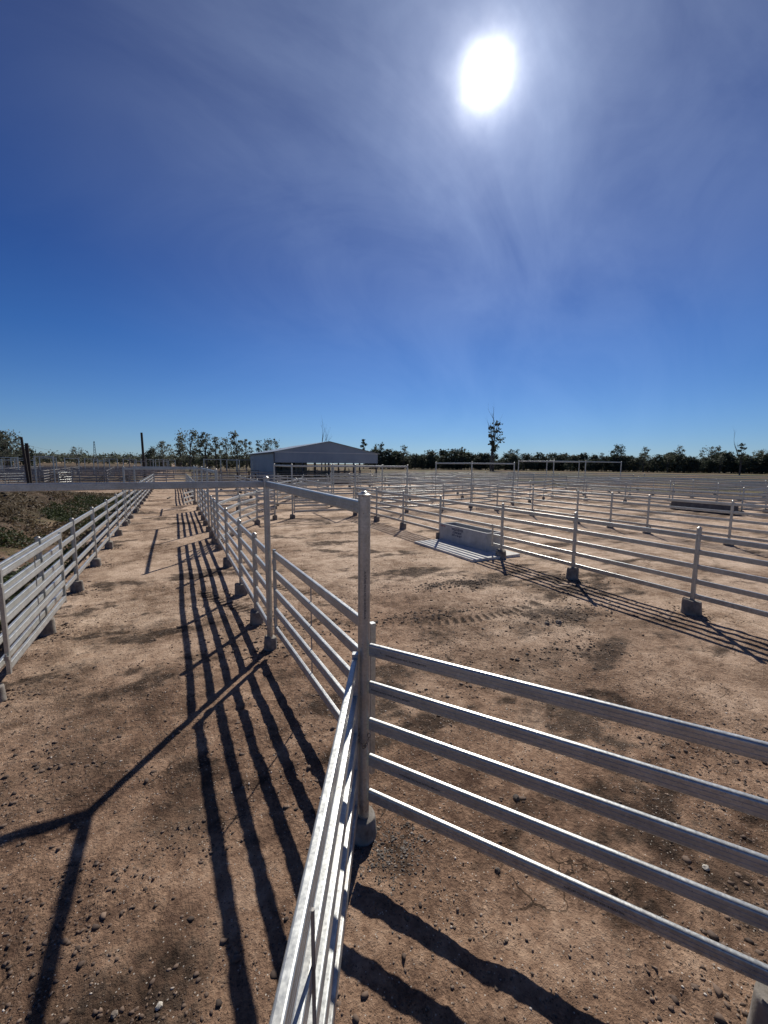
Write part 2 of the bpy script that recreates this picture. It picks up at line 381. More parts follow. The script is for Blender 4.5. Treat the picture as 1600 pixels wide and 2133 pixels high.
def foot_mesh(i):
    k = ('f', i)
    if k not in _pm:
        r = random.Random(i+50); h = .20+.045*r.random(); R = .115+.02*r.random(); n = 22; b = MB()
        prof = [(R*1.16,-.3),(R*1.12,-.02),(R*1.05,.06),(R*1.0,h-.03),(R*.96,h-.006),(R*.9,h)]
        b.lathe(prof, n)
        ph = [r.random()*6.28 for _ in range(4)]; dx, dy = (r.random()-.5)*.2, (r.random()-.5)*.2
        b.v = [(x*(1+.05*math.sin(3*math.atan2(y,x)+ph[0]+z*6))+dx*z*.4, y*(1+.05*math.sin(2*math.atan2(y,x)+ph[1]))+dy*z*.4,
                z+(.018*math.sin(math.atan2(y,x)+ph[2])+.006*math.sin(5*math.atan2(y,x)+ph[3]) if z > .1 else 0)) for x, y, z in b.v]
        _pm[k] = b.mesh('footing', CONC, 40)
    return _pm[k]
_fi = [0]
def add_post(parent, x, y, h=1.68, r=.044, foot=True, mat=GALV, fs=1., o=(0,0)):
    """post with cap (sub-part) and concrete footing, in the parent's frame (origin o)"""
    z = gz(x, y)*.6
    p = link('post', post_mesh(h, r, mat), parent, (x-o[0], y-o[1], 0))
    link('post_cap', cap_mesh(r, mat), p, (0,0,h))
    if foot:
        _fi[0] += 1
        link('footing', foot_mesh(_fi[0] % 7), parent, (x-o[0], y-o[1], z), random.random()*6.28, (fs,fs,fs))
    return p
def rail_mesh(path, prof=RAILP, mat=GALV):
    b = MB(); b.sweep(path, prof); return b.mesh('rail', mat)
def fence(label, pts, zs=RZ, h=1.66, ends=(True,True), group='rail fences of the cattle yards', gaps=None, mat=GALV, prof=RAILP, foot=True, cat='fence', sp=None, name='rail_fence', r=.044, ext=(0,0), fs=1.):
    if sp and len(pts) == 2:
        a, b = Vector(pts[0]), Vector(pts[1]); n = max(1, round((b-a).length/sp)); pts = [tuple(a+(b-a)*(i/n)) for i in range(n+1)]
    o = pts[0]; t = thing(name, label, cat, (o[0], o[1], 0), 0, group)
    for i, (x, y) in enumerate(pts):
        if (i == 0 and not ends[0]) or (i == len(pts)-1 and not ends[1]): continue
        add_post(t, x, y, h, r, foot, mat, fs, o)
    P = [Vector((x-o[0], y-o[1], 0)) for x, y in pts]
    if ext[0]: P[0] = P[0]-(P[1]-P[0]).normalized()*ext[0]
    if ext[1]: P[-1] = P[-1]+(P[-1]-P[-2]).normalized()*ext[1]
    for k, z in enumerate(zs):
        segs = [(0, len(P)-1)]
        if gaps and k in gaps: segs = gaps[k]
        m = MB()
        for a, b in segs:
            path = [p+Vector((0,0,z)) for p in P[a:b+1]] if isinstance(a, int) and isinstance(b, int) else [Vector(a)-Vector((o[0],o[1],0))+Vector((0,0,z)), Vector(b)-Vector((o[0],o[1],0))+Vector((0,0,z))]
            m.sweep(path, prof)
        link('rail', m.mesh('rail', mat), t)
    return t
def gate(label, a, b, zt=1.60, zb=.26, group='tubular gates of the cattle yards', mat=GALV, rod=True, zs=RZ, lug=False):
    a, b = Vector((a[0],a[1],0)), Vector((b[0],b[1],0)); t = thing('steel_gate', label, 'gate', a, 0, group); d = b-a; L = d.length; u = d/L
    for q in (0, L):
        m = MB(); c = u*q; w = .021
        m.sweep([c+Vector((0,0,zb)), c+Vector((0,0,zt))], [(-w,-w-.004),(w,-w-.004),(w,w+.004),(-w,w+.004)], up=u); link('stile', m.mesh('stile', mat), t)
    for z in zs:
        link('rail', rail_mesh([u*.018+Vector((0,0,z)), u*(L-.018)+Vector((0,0,z))], RAILP, mat), t)
    if rod:
        m = MB(); s = Vector((-u.y, u.x, 0))*.026
        m.tube([u*(L*.5)+s+Vector((0,0,zs[-1]-.04)), u*(L*.5)+s*.9+Vector((0,0,zs[0]-.03))], .007, 6); link('brace_rod', m.mesh('brace_rod', OLDRAIL), t)
    if lug:
        for z in (zb+.22, zt-.2):
            m = MB(); m.box(u*-.034+Vector((0,0,z)), (.05,.05,.05)); m.tube([u*-.06+Vector((0,0,z-.05)), u*-.06+Vector((0,0,z+.06))], .012, 8); link('hinge', m.mesh('hinge', GALV), t)
    return t
def gateway(label, posts, beams, h=2.68, bz=2.585, r=.044, group='overhead gateway frames', mat=GALV, foot=True, prof=RAILP, fs=1.):
    o = posts[0]; t = thing('gateway_frame', label, 'gateway', (o[0],o[1],0), 0, group)
    for x, y in posts: add_post(t, x, y, h, r, foot, mat, fs, o)
    for i, j in beams:
        a, b = Vector((posts[i][0]-o[0], posts[i][1]-o[1], bz)), Vector((posts[j][0]-o[0], posts[j][1]-o[1], bz)); u = (b-a).normalized()
        m = MB(); m.sweep([a+u*.035, b-u*.035], prof); link('beam', m.mesh('beam', mat), t)
    return t

def text_mesh(s, size, mat, name='lettering', depth=.0008, sx=1., bold=0.):
    cu = bpy.data.curves.new(name, 'FONT'); cu.body = s; cu.size = size; cu.extrude = depth; cu.align_x = 'CENTER'; cu.align_y = 'CENTER'; cu.space_line = .95; cu.offset = bold
    ob = bpy.data.objects.new(name, cu); COL.objects.link(ob)
    dg = bpy.context.evaluated_depsgraph_get(); me = bpy.data.meshes.new_from_object(ob.evaluated_get(dg))
    bpy.data.objects.remove(ob); bpy.data.curves.remove(cu)
    me.materials.clear(); me.materials.append(mat); me.name = name
    if sx != 1.: me.transform(Matrix.Diagonal((sx,1,1,1)))
    return me
def place_text(me, parent, origin, right, up):
    r = Vector(right).normalized(); u = Vector(up).normalized(); n = r.cross(u)
    M = Matrix((( r.x,u.x,n.x,origin[0]),(r.y,u.y,n.y,origin[1]),(r.z,u.z,n.z,origin[2]),(0,0,0,1)))
    o = bpy.data.objects.new('lettering', me); COL.objects.link(o); o.parent = parent; o.matrix_local = M; return o

# --- near gateway round the lane mouth
LX, RX = -2.06, 1.23
P1 = (RX, 6.28); P0 = (1.205, 2.655); PL = (LX, 6.28)
g0 = gateway('tall galvanised gateway in the foreground whose nearest post wears a domed cap', [P0, P1, PL], [(0,1),(1,2)], r=.0445, fs=.78)
MILL = 'AUSTUBE MILLS NC 25104 15:52:18 DURAGAL'
cdir = Vector((-P0[0], -P0[1], 0)).normalized(); cr = Vector((-cdir.y, cdir.x, 0))
tm = text_mesh('AUSTUBE MILLS NC 25104 DURAGAL', .022, INK)
g0post = [c for c in g0.children if c.name.startswith('post')][0]
cd2 = (cdir+cr*.15).normalized()
# (printed down the post; it lies on the curved face nearest the walkway)
place_text(tm, g0post, cd2*.0459+Vector((0,0,1.95)), (0,0,-1), Vector((-cd2.y, cd2.x, 0)))

# --- fence running from the near post to the right, towards the walkway
FA = (1.24, 2.615); FB = (2.60, .62)
fr = fence('five rail fence running from the domed gateway post to the lower right corner', [FA, FB, (3.9,-1.35)], ends=(False, True), prof=rrect(.021,.0485,.0165,5))
fd = (Vector(FB)-Vector(FA)).normalized(); fn = Vector((-fd.y, fd.x)) if (-fd.y*-1+fd.x*-1) > 0 else Vector((fd.y, -fd.x))
if fn.dot(-Vector(FA)) < 0: fn = -fn
rails = [c for c in fr.children if c.name.startswith('rail')]
for k, s0, flip in ((0, .30, True), (1, .18, True), (3, .42, True), (4, 1.55, False)):
    p = fd*s0+fn*.0222
    place_text(text_mesh(MILL, .016, INK), rails[k], (p.x, p.y, RZ[k]-.004), (fd.x*(-1 if flip else 1), fd.y*(-1 if flip else 1), 0), (0,0,-1 if flip else 1))

# --- foreground gates
gate('closed gate between the two near gateway posts with a thin rod down its middle', (1.30, 6.16), (1.40, 2.92), lug=True)
G2a = (1.125, 2.63); G2d = Vector((.18-1.125, .92-2.63)).normalized()
gate('sunlit gate swung open towards the walkway at the bottom of the picture', G2a, (G2a[0]+G2d.x*3.3, G2a[1]+G2d.y*3.3), zt=1.52, zb=.2, zs=[z-.085 for z in RZ])
gate('open gate folded flat against the left lane fence', (-1.94, 6.42), (-1.93, 9.35), lug=True)
# chain that ties the open gate to the post
ch = thing('gate_chain', 'short steel chain looped round the domed gateway post', 'chain', (P0[0], P0[1], .80))
def links(path, L=.034, w=.010, r=.0034):
    m = MB(); P = [Vector(p) for p in path]; tot = 0; pts = []
    for a, b in zip(P[:-1], P[1:]):
        n = max(1, int((b-a).length/(L*.72)))
        for i in range(n): pts.append((a+(b-a)*((i+.5)/n), (b-a).normalized()))
    for i, (c, t) in enumerate(pts):
        a = t.cross(Vector((0,0,1)));
        if a.length < .05: a = Vector((1,0,0))
        a.normalize(); s = a if i % 2 == 0 else t.cross(a).normalized(); loop = []
        for k in range(13):
            q = 2*math.pi*k/12; loop.append(c+t*math.cos(q)*L*.5+s*math.sin(q)*w)
        m.tube(loop, r, 5, False)
    return m.mesh('chain_links', CHAINM, 60)
cp = []
for k in range(9):
    q = k/8; a = math.atan2(cdir.y, cdir.x)+(.9-1.9*q)*-1*-1; rr = .056+.012*math.sin(q*math.pi)
    cp.append((math.cos(a-.0)*rr, math.sin(a)*rr, .10*(2*q-1)**2-.02+(.03 if q > .5 else 0)))
link('chain_links', links([tuple(c) for c in cp]), ch)
tail = [cp[0], (cp[0][0]-.006, cp[0][1]-.006, cp[0][2]-.05), (cp[0][0]+.0, cp[0][1]-.012, cp[0][2]-.16)]
a0 = cp[-1]; tail = [(a0[0], a0[1], a0[2])] + [(a0[0]*1.02, a0[1]*1.02, a0[2]-.05*i) for i in range(1,4)]
link('chain_tail', links(tail), ch)

# --- lane fences
fence('long sunlit fence down the left side of the lane', [(LX,y) for y in (6.28,8.56,11.14,13.66,16.28,18.94,21.6,24.3,27,29.7,32.4,35.1,37.8,40.5,43.2,46,49,52)], ends=(False,True), h=1.63)
fence('fence down the right side of the lane behind the tall corner post', [(RX,y) for y in (6.28,7.46,9.34,11.95,14.45)], ends=(False,False), h=1.64)
fence('short lane fence stub between the tall post and the wing gap', [(RX,14.45),(RX,15.7),(RX,17.0)], ends=(False,True), h=1.62)
fence('wing fence slanting from the lane into the first pen', [(1.27,14.6),(2.35,17.6),(3.4,19.7),(4.5,20.95)], ends=(False,True), h=1.62)
fence('lane fence between the second pair of tall posts', [(RX,y) for y in (18.6,20.4,22.3,24.6,27.)], ends=(False,False), h=1.62)
fence('far right lane fence past the second overhead gateway', [(RX,y) for y in (31.5,34.2,37,40,43,46,49,52)], h=1.62)
gateway('gateway over the lane with a beam running back along three tall posts', [(RX,14.45),(RX,18.6),(RX,22.3),(LX,22.3)], [(0,1),(1,2),(2,3)])
gateway('farther gateway crossing the lane behind the open white gate', [(RX,27.),(LX,28.),(RX,30.9)], [(0,1),(0,2)])
gate('sunlit gate leaf standing open across the far lane', (1.16,30.85), (.47,28.55), rod=False)
gate('gate closing the far end of the lane', (LX+.1,52.2), (RX-.1,52.2), rod=False)
# loose timber lying in the lane
b = MB(); b.box((0,0,.03), (.09,.9,.06)); tag(link('timber_offcut', b.mesh('timber_offcut', TIMBER), None, (-.45,37.,.02), rad(-12)), 'dark timber offcut lying on the far lane dirt', 'timber')

# --- pens A, B, C, D: fences running away parallel to the lane
fence('fence with the lettered concrete trough under it', [(9.1,y) for y in (-4.2,-1.4,1.4,4.2,6.96,9.58,12.94,15.82,18.52,21.3)], ends=(True,False), h=1.71,
      gaps={3:[((9.1,-4.2,0),(9.1,9.95,0)),((9.1,12.94,0),(9.1,21.3,0))], 4:[((9.1,-4.2,0),(9.1,9.95,0)),((9.1,12.94,0),(9.1,21.3,0))], 2:[(0,9)]}, fs=1.18)
b = MB()
t = thing('fence_panel', 'short fence stub with a slim upright beside the lettered trough', 'fence panel', (9.1, 10.0, 0))
m = MB(); m.sweep([(0,0,.28),(0,0,1.0)], [(-.02,-.02),(.02,-.02),(.02,.02),(-.02,.02)], up=Vector((0,1,0))); link('upright', m.mesh('upright', GALV), t)
fence('second pen fence seen through the trough fence', [(18.3,y) for y in (-1.,1.8,4.6,7.46,10.44,12.14,13.96,16.9,19.8,21.8)], ends=(True,False), fs=1.15)
fence('third pen fence with the low trough beside it', [(30.9,y) for y in (2,5.2,8.6,12.12,16.08,19.44,22.84,26.3)], ends=(True,False), fs=1.15)
fence('outermost pen fence before the brown paddock', [(43.5,y) for y in (4,8,12.5,17.3,20.96,24.54,29.26,34.96)], fs=1.15)
# cross fences along the alley
A1, A2 = 21.3, 26.0
def gset(x0, x1, y): return fence
gateway('gateway frame in front of the shed reaching back over the alley', [(5.5,A1),(9.1,A1),(12.5,A1),(5.6,A2),(9.4,A2)], [(0,1),(1,2),(0,3),(1,4)], h=2.85, bz=2.755)
gateway('single pair gateway on the far side of the alley', [(13.4,A2+.4),(9.6,A2+.2)], [(0,1)], h=2.85, bz=2.755)
gateway('middle gateway frame standing against the tree line', [(17.8,21.8),(22.4,22.6),(18.6,27.2)], [(0,1),(0,2)], h=3.1, bz=3.0)
gateway('right hand gateway frame with six slim posts against the trees', [(30.9,26.3),(30.9,30.6),(36.2,27.),(41.8,27.),(35.6,31.2),(41.,31.4)], [(0,1),(0,2),(2,3),(1,4),(4,5)], h=3.4, bz=3.3)
gate('gate across the first pen left of the trough fence', (5.6,A1), (9.0,A1), rod=False)
gate('gate across the second pen just right of the trough fence', (9.2,A1), (12.4,A1), rod=False)
fence('alley fence at the back of the second pen', [(12.5,A1),(15.2,A1),(17.8,21.8)], ends=(False,False))
gate('gate at the back of the third pen near the middle gateway', (17.95,21.85), (22.25,22.55), rod=False)
fence('alley fence at the back of the third pen', [(22.4,22.6),(25.2,23.6),(28,24.7),(30.9,26.3)], ends=(False,False))
gate('gate at the back of the fourth pen under the right gateway', (31.1,26.3), (36,26.95), rod=False)
fence('back fence of the outer pen', [(41.8,27.),(43.5,29.26)], ends=(False,False))
fence('far alley fence between the lane and the first gateway', [(RX,A2),(3.4,A2),(5.6,A2)], ends=(False,False))
fence('far alley fence under the first gateway beam', [(5.6,A2),(9.4,A2)], ends=(False,False), sp=None)
fence('far alley fence left of the middle gateway', [(13.4,A2+.4),(16,26.8),(18.6,27.2)], ends=(False,False))
fence('far alley fence right of the middle gateway', [(18.6,27.2),(22,28.1),(26,29.2),(30.9,30.6)], ends=(False,False))
fence('slanting race fence in the yard before the shed', [(6.2,28.),(9.,33.5),(10.5,37.)], ends=(True,True))
fence('second row pen fence nearest the lane', [(9.4,y) for y in (26.,29,32,35,38,41,44)], ends=(False,True))
fence('second row pen fence behind the middle gateway', [(18.6,y) for y in (27.2,30,33,36,39,42,45)], ends=(False,True))
fence('second row pen fence behind the right gateway', [(30.9,y) for y in (30.6,34,37.5,41,44.5,48)], ends=(False,True))
fence('second row pen fence left of the shed doorway', [(5.6,y) for y in (26.,29,32,35,38,41,44)], ends=(False,True))
fence('back boundary fence before the shed', [(1.23,44),(30.9,48)], sp=3.0)
fence('mid cross fence of the second row of pens', [(9.4,35),(30.9,37.5)], sp=3.0)
fence('far boundary fence along the green paddock', [(30.9,48),(62,38)], sp=4.0)
fence('outer paddock fence beyond the pens on the right', [(43.5,34.96),(58,20),(62,4)], sp=None)
fence('paddock fence far right under the trees', [(56,58),(75,44),(88,22)], sp=None)
fence('long pen fence between the third and outermost pen fences', [(37.2,y) for y in (6,9.4,12.8,16.2,19.6,23,27)], ends=(True,False), fs=1.15)
fence('cross fence joining the third pen fence to the outermost one', [(30.9,12.1),(34,12.1),(37.2,12.3),(40.3,12.4),(43.5,12.5)], ends=(False,False))
fence('second row cross fence under the right gateway posts', [(30.9,37.5),(36,36.5),(43.5,34.96)], ends=(False,False))
fence('outer yard fence parallel to the outermost pen fence', [(50,y) for y in (6,10,14,18,22,26,30)], fs=1.15)
fence('second row pen fence between middle and right gateways', [(24.5,y) for y in (28.8,32,35,38,41,44,47)], ends=(False,False))
fence('third row fence ahead of the pale paddock', [(18.6,52),(40,54),(52,48)], sp=None)
fence('distant cross fence right of the shed', [(30,62),(62,62)], sp=4.0)
for i, (x, h) in enumerate(((6.1,1.9),(7.4,2.0),(8.2,1.7))):
    b = MB(); b.tube([(0,0,-.2),(0,0,h)], .09, 8); tag(link('timber_post', b.mesh('timber_post', TIMBER), None, (x, 46.5+i*.6, 0)), 'thick dark timber post %s in front of the shed corner' % ('leftmost of three','in the middle of three','rightmost of three')[i], 'post', 'thick timber posts by the shed')

# --- concrete troughs
def trough(label, x0, x1, y0, y1, h, lines, face_x, letter, mat=None):
    t = thing('water_trough', label, 'trough', ((x0+x1)/2, (y0+y1)/2, .05), 0, 'concrete water troughs'); hx, hy = (x1-x0)/2, (y1-y0)/2; w = .075
    m = MB(); tp = .05    # slightly tapered outer wall, open basin
    O0 = [(-hx,-hy,0),(hx,-hy,0),(hx,hy,0),(-hx,hy,0)]; k = 1
    ot = lambda z, e: [(-hx+e,-hy+e,z),(hx-e,-hy+e,z),(hx-e,hy-e,z),(-hx+e,hy-e,z)]
    rings = [ot(0,0), ot(h-.02,.028), ot(h,.04), ot(h,.04+w), ot(.16,.1+w)]
    vs = [v for r in rings for v in r]; fs = []
    for i in range(4):
        for q in range(4): fs.append((i*4+q, i*4+(q+1)%4, (i+1)*4+(q+1)%4, (i+1)*4+q))
    fs.append((16,17,18,19)); fs.append((3,2,1,0)); m.add(vs, fs)
    body = link('basin', m.mesh('basin', mat or TROUGHC), t)
    m = MB(); m.box((0,0,0), (2*hx-.25, 2*hy-.25, .004)); wm, nt, bb = newmat('trough_water'); bb.inputs['Base Color'].default_value = (.03,.04,.035,1); bb.inputs['Roughness'].default_value = .08
    link('water', m.mesh('water', wm), t, (0,0,h-.13))
    tilt = Vector((.028/h, 0, 1)).normalized()
    for (s, size, zz, yy, mat, b_) in lines:
        e = .028*zz/(h-.02); place_text(text_mesh(s, size, mat, bold=b_), body, (-hx+e-.0012, yy, zz), (0,-1,0), tilt)
    return t
trough('pale concrete trough lettered in navy under the pen fence', 9.0, 9.78, 10.15, 12.86, .62,
       [('WILD RIVER', .125, .495, .25, NAVY, .004), ('CONCRETE', .10, .385, .25, NAVY, .004), ('0477 4640 8277', .085, .285, .25, NAVY, .003), ('2WT3P', .09, .53, 1.12, RED, .002)], 9.0, True)
trough('long grey trough beside the third pen fence', 30.0, 30.75, 12.2, 15.7, .62,
       [('WILD RIVER', .15, .52, .4, NAVY, .004)], 30.0, True, simple('shaded_trough_concrete', [(.3,(.10,.095,.09)),(.55,(.15,.145,.135)),(.75,(.21,.2,.19))], 3, .9))  # backlit shade of this trough put into a darker concrete colour
m = MB(); m.box((0,0,0), (1.95,3.3,.12)); sl = m.mesh('trough_apron', SLABC)
tag(link('trough_apron', sl, None, (8.83,11.12,.005), rad(.5)), 'flat concrete apron under the lettered trough', 'concrete slab')

# ------------------------------------------------------------------ shed
def shed():
    x0, x1, y0, y1, ze, zr, zo = 12.87, 29.3, 59.4, 80., 4.52, 6.2, 3.0
    xm = (x0+x1)/2; t = thing('cattle_shed', 'grey gabled steel shed open underneath, standing behind the yards', 'shed', (x0, y0, 0)); W = x1-x0; D = y1-y0; M = W/2
    def quad(name, vs, mat=SHED, th=.05, nrm=None):
        m = MB(); n = len(vs); nv = Vector(nrm)*th; a = [Vector(v) for v in vs]
        m.add(a+[v-nv for v in a], [tuple(range(n)), tuple(range(2*n-1, n-1, -1))]+[(i, i+n, (i+1)%n+n, (i+1)%n) for i in range(n)])
        return link(name, m.mesh(name, mat), t)
    quad('front_gable', [(0,0,zo),(W,0,zo),(W,0,ze),(M,0,zr),(0,0,ze)], nrm=(0,-1,0))
    quad('back_wall', [(0.06,D-.06,.2),(W*.66,D-.06,.2),(W*.66,D-.06,zo),(0.06,D-.06,zo)], nrm=(0,1,0))
    quad('front_gable', [(0,D,zo),(W,D,zo),(W,D,ze),(M,D,zr),(0,D,ze)], nrm=(0,1,0))['label'] = 'gable at the back of the shed'
    quad('side_wall', [(0,.06,.25),(0,D,.25),(0,D,ze-.05),(0,.06,ze-.05)], nrm=(-1,0,0))
    quad('side_wall', [(W,.06,3.0),(W,D,3.0),(W,D,ze-.05),(W,.06,ze-.05)], nrm=(1,0,0))
    s = (zr-ze)/M; e = .35
    quad('roof', [(-e,-.25,ze-e*s+.06),(M,-.25,zr+.06),(M,D+.25,zr+.06),(-e,D+.25,ze-e*s+.06)], nrm=(-s,0,1))
    quad('roof', [(M+.001,-.25,zr+.06),(W+e,-.25,ze-e*s+.06),(W+e,D+.25,ze-e*s+.06),(M+.001,D+.25,zr+.06)], nrm=(s,0,1))
    LIGHT = simple('flashing', [(.3,(.42,.45,.47)),(.7,(.52,.54,.56))], 3, .45, .3)
    m = MB(); m.box((M,-.02,ze-.02), (W,.05,.10)); link('flashing', m.mesh('flashing', LIGHT), t)
    m = MB(); m.box((-.06,-.06,ze/2-.05), (.14,.14,ze-.1)); link('downpipe', m.mesh('downpipe', STEEL_DK), t)
    m = MB(); m.box((-e-.05,D/2,ze-.1), (.12,D+.4,.14)); link('gutter', m.mesh('gutter', STEEL_DK), t)
    for x in (0.15, W*.25, M, W*.75, W-.15):
        for y in (.2, D/3, 2*D/3, D-.2):
            m = MB(); m.box((x,y,zo/2), (.2,.2,zo+2.2 if 0 else zo+.9)); link('column', m.mesh('column', STEEL_DK), t)
    m = MB()
    for y in (.3, D/3, 2*D/3, D-.3): m.sweep([(0.1,y,ze-.25),(M,y,zr-.25),(W-.1,y,ze-.25)], [(-.06,-.12),(.06,-.12),(.06,.12),(-.06,.12)])
    link('rafters', m.mesh('rafters', STEEL_DK), t)
shed()
for i, y in enumerate((61, 65, 70, 75)):
    fence('dark yard fence inside the shed, %s row' % ('front','second','third','back')[i], [(13.4,y),(28.8,y)], sp=3.0, mat=OLDRAIL, foot=False, group='yard fences inside the shed', zs=RZ if i else [1.75,1.4,1.05,.7,.35], h=1.9)
for i, x in enumerate((16.5, 20.5, 25)):
    fence('cross race inside the shed, %s' % ('left','middle','right')[i], [(x,61.2),(x,79)], sp=4.0, mat=OLDRAIL, foot=False, group='yard fences inside the shed', h=2.2)

# ------------------------------------------------------------------ old yards on the left, poles, masts
def old(label, a, b, sp=3.2, h=1.75, zs=(1.65,1.3,.95,.6,.28)):
    return fence(label, [a, b], zs=zs, h=h, mat=OLDRAIL, prof=THINP, foot=False, sp=sp, group='old weathered yard fences on the left', r=.06)
old('nearest old yard fence beyond the soil bank', (-2.2,58), (-18.5,66), 2.9)
old('old yard fence to the left of the twin poles', (-22.5,66), (-46,76))
old('second old yard fence behind the nearest one', (-1,67), (-42,82))
old('third row of old yards', (0,78), (-50,95)); old('fourth row of old yards', (2,92), (-60,112)); old('fifth row of old yards', (8,108), (-70,132)); old('hindmost row of old yards', (10,126), (-80,156))
for i, x in enumerate((-8,-15,-23,-31,-40)):
    old('old divider fence running away, %s from the lane' % ('first','second','third','fourth','fifth')[i], (x,64-.35*x*.6), (x-5,118-.35*x))
old('yard fence behind the shed wing, left of the shed wall', (2,56), (12.5,57.5)); old('yard row between lane end and shed', (3,66), (12.5,70)); old('back row between lane end and shed', (4,80), (14,92))
fence('white lit race panel at the left edge behind the bank', [(-18.8,52),(-17.0,55.5),(-14.6,58.8)], h=1.7, foot=False, group='old weathered yard fences on the left')
fence('short white panel by the small frame on the left', [(-12.55,62.6),(-11.6,64.6)], h=1.7, foot=False, group='old weathered yard fences on the left')
frames = [(-14.2,60.5,1.7),(-20.4,60,1.6),(-27,80,2),(-24,84,2.2),(-31,86,2.2),(-20,88,2.2),(-17,90,2.),(-36,90,2.4),(-12,96,2.2),(-9,98,2.2),(-6,100,2.2),(-3.4,101,2.2),(-16,102,2.2),(4.5,74,2.6),(7.2,75,2.6),(10,76,2.6),(-2,110,2.4),(-40,96,2.2),(-28,104,2.2),(9.6,88,2.4)]
for i, (x, y, w) in enumerate(frames):
    gateway('small pale gateway frame among the old yards', [(x,y),(x+w,y+w*.05)], [(0,1)], h=3.5, bz=3.42, r=.075, mat=GALV, foot=False, group='small gateway frames of the old yards', prof=THINP)
r_ = random.Random(4)
for k in range(16):
    x = -48+r_.random()*48; y = 66+r_.random()*60
    gateway('small pale gateway frame among the old yards', [(x,y),(x+1.6+r_.random()*.9,y+.1)], [(0,1)], h=3.1+.6*r_.random(), bz=3.02, r=.07, mat=GALV if k % 3 else OLDRAIL, foot=False, group='small gateway frames of the old yards', prof=THINP)
for i, (y, q) in enumerate(((62,'nearest'),(72,'second'),(87,'third'),(100,'fourth'))):
    old('low old rail row deep in the left yards, %s of four' % q, (-3-.2*y,y+5), (-52,y+16), 3.6, 1.55, (1.5,1.1,.7))
def pole(label, x, y, h, r, lean=(0,0), g=None):
    b = MB(); b.tube([(0,0,-.5),(lean[0]*.5,lean[1]*.5,h*.5),(lean[0],lean[1],h)], [r,r*.93,r*.84], 12); me = b.mesh('timber_pole', TIMBER, 40)
    return tag(link('timber_pole', me, None, (x,y,0)), label, 'pole', g)
pole('taller of two black poles, leaning left at the far left', -13.92,56.6,5.4,.14,(-.30,0), 'black timber poles'); pole('shorter black pole tight beside the leaning one', -13.93,57.1,4.8,.19,(-.03,0), 'black timber poles')
pole('lone black pole above the far end of the lane', -4.6,84.,8.0,.21,(-.12,0), 'black timber poles')
def wire(label, a, b, sag, r=.014):
    a, b = Vector(a), Vector(b); m = MB(); m.tube([a+(b-a)*(i/14)-Vector((0,0,sag*4*(i/14)*(1-i/14))) for i in range(15)], r, 5)
    tag(link('overhead_wire', m.mesh('overhead_wire', WIREM)), label, 'wire')
wire('thin wire leaving the twin poles to the left', (-14.15,56.6,4.75), (-44,52,5.4), .3)
wire('thin stay wire sloping right from the twin poles', (-13.93,57,4.6), (-9.8,75,2.9), .05, .008)
def mast(label, x, y, h, w):
    m = MB()
    L = [(-w,-w),(w,-w),(w,w),(-w,w)]
    for i, (a, b) in enumerate(L): m.tube([(a,b,0),(a*.25,b*.25,h)], w*.09, 4)
    for k in range(9):
        s0, s1 = 1-.75*k/9, 1-.75*(k+1)/9
        for i in range(4):
            a, b = L[i], L[(i+1)%4]; m.tube([(a[0]*s0,a[1]*s0,h*k/9),(b[0]*s1,b[1]*s1,h*(k+1)/9)], w*.06, 4)
    tag(link('lattice_mast', m.mesh('lattice_mast', WIREM), None, (x,y,0)), label, 'mast')
mast('wider lattice mast on the skyline left of the lone pole', -80,575,26,1.5); mast('thin lattice mast on the skyline farther left', -150,600,30,.6)
# earth heaps between old yards
for i, (x, y, sx, sy, h) in enumerate(((-15.5,76,5,2.2,1.2),(-10.2,74.5,4.5,2,.9),(-5.8,73,2.6,1.6,.9))):
    xs, ys = np.meshgrid(np.linspace(-1,1,26), np.linspace(-1,1,26), indexing='ij'); r = np.hypot(xs, ys)
    z = h*np.clip(1-r**1.6,0,1)*(.6+.8*fbm(xs*3+i*9, ys*3, 1., 4, .6, 40+i))-.05
    V = np.stack([xs*sx, ys*sy, z], -1).reshape(-1,3); n = 26
    me = bpy.data.meshes.new('soil_heap'); me.from_pydata(V.tolist(), [], [(a*n+c, (a+1)*n+c, (a+1)*n+c+1, a*n+c+1) for a in range(n-1) for c in range(n-1)])
    me.materials.append(simple('heap_soil_%d' % i, [(.35,(.04,.03,.025)),(.65,(.10,.075,.055))], 2, .95)); tag(link('soil_heap', me, None, (x,y,0)), ('wide dark soil heap among the old yards','lower dark soil heap right of the wide one','small dark soil heap nearest the lane')[i], 'soil heap', 'soil heaps in the old yards')

# ------------------------------------------------------------------ trees
def quads_mesh(name, C, size, mat, up=.3):
    n = len(C); a = rng.normal(size=(n,3)); a /= np.linalg.norm(a,axis=1)[:,None]; b = rng.normal(size=(n,3)); b -= a*(a*b).sum(1)[:,None]; b /= np.linalg.norm(b,axis=1)[:,None]
    s = (size*(.55+.9*rng.random(n)))[:,None] if np.ndim(size) == 0 else (size*(.55+.9*rng.random(n)))[:,None]
    V = np.stack([C-a*s*.5, C+b*s*.33, C+a*s*.5, C-b*s*.33], 1).reshape(-1,3); F = np.arange(4*n)
    me = bpy.data.meshes.new(name); me.vertices.add(4*n); me.vertices.foreach_set('co', V.ravel()); me.loops.add(4*n); me.loops.foreach_set('vertex_index', F)
    me.polygons.add(n); me.polygons.foreach_set('loop_start', np.arange(0,4*n,4)); me.update(); me.validate(); me.materials.append(mat); return me
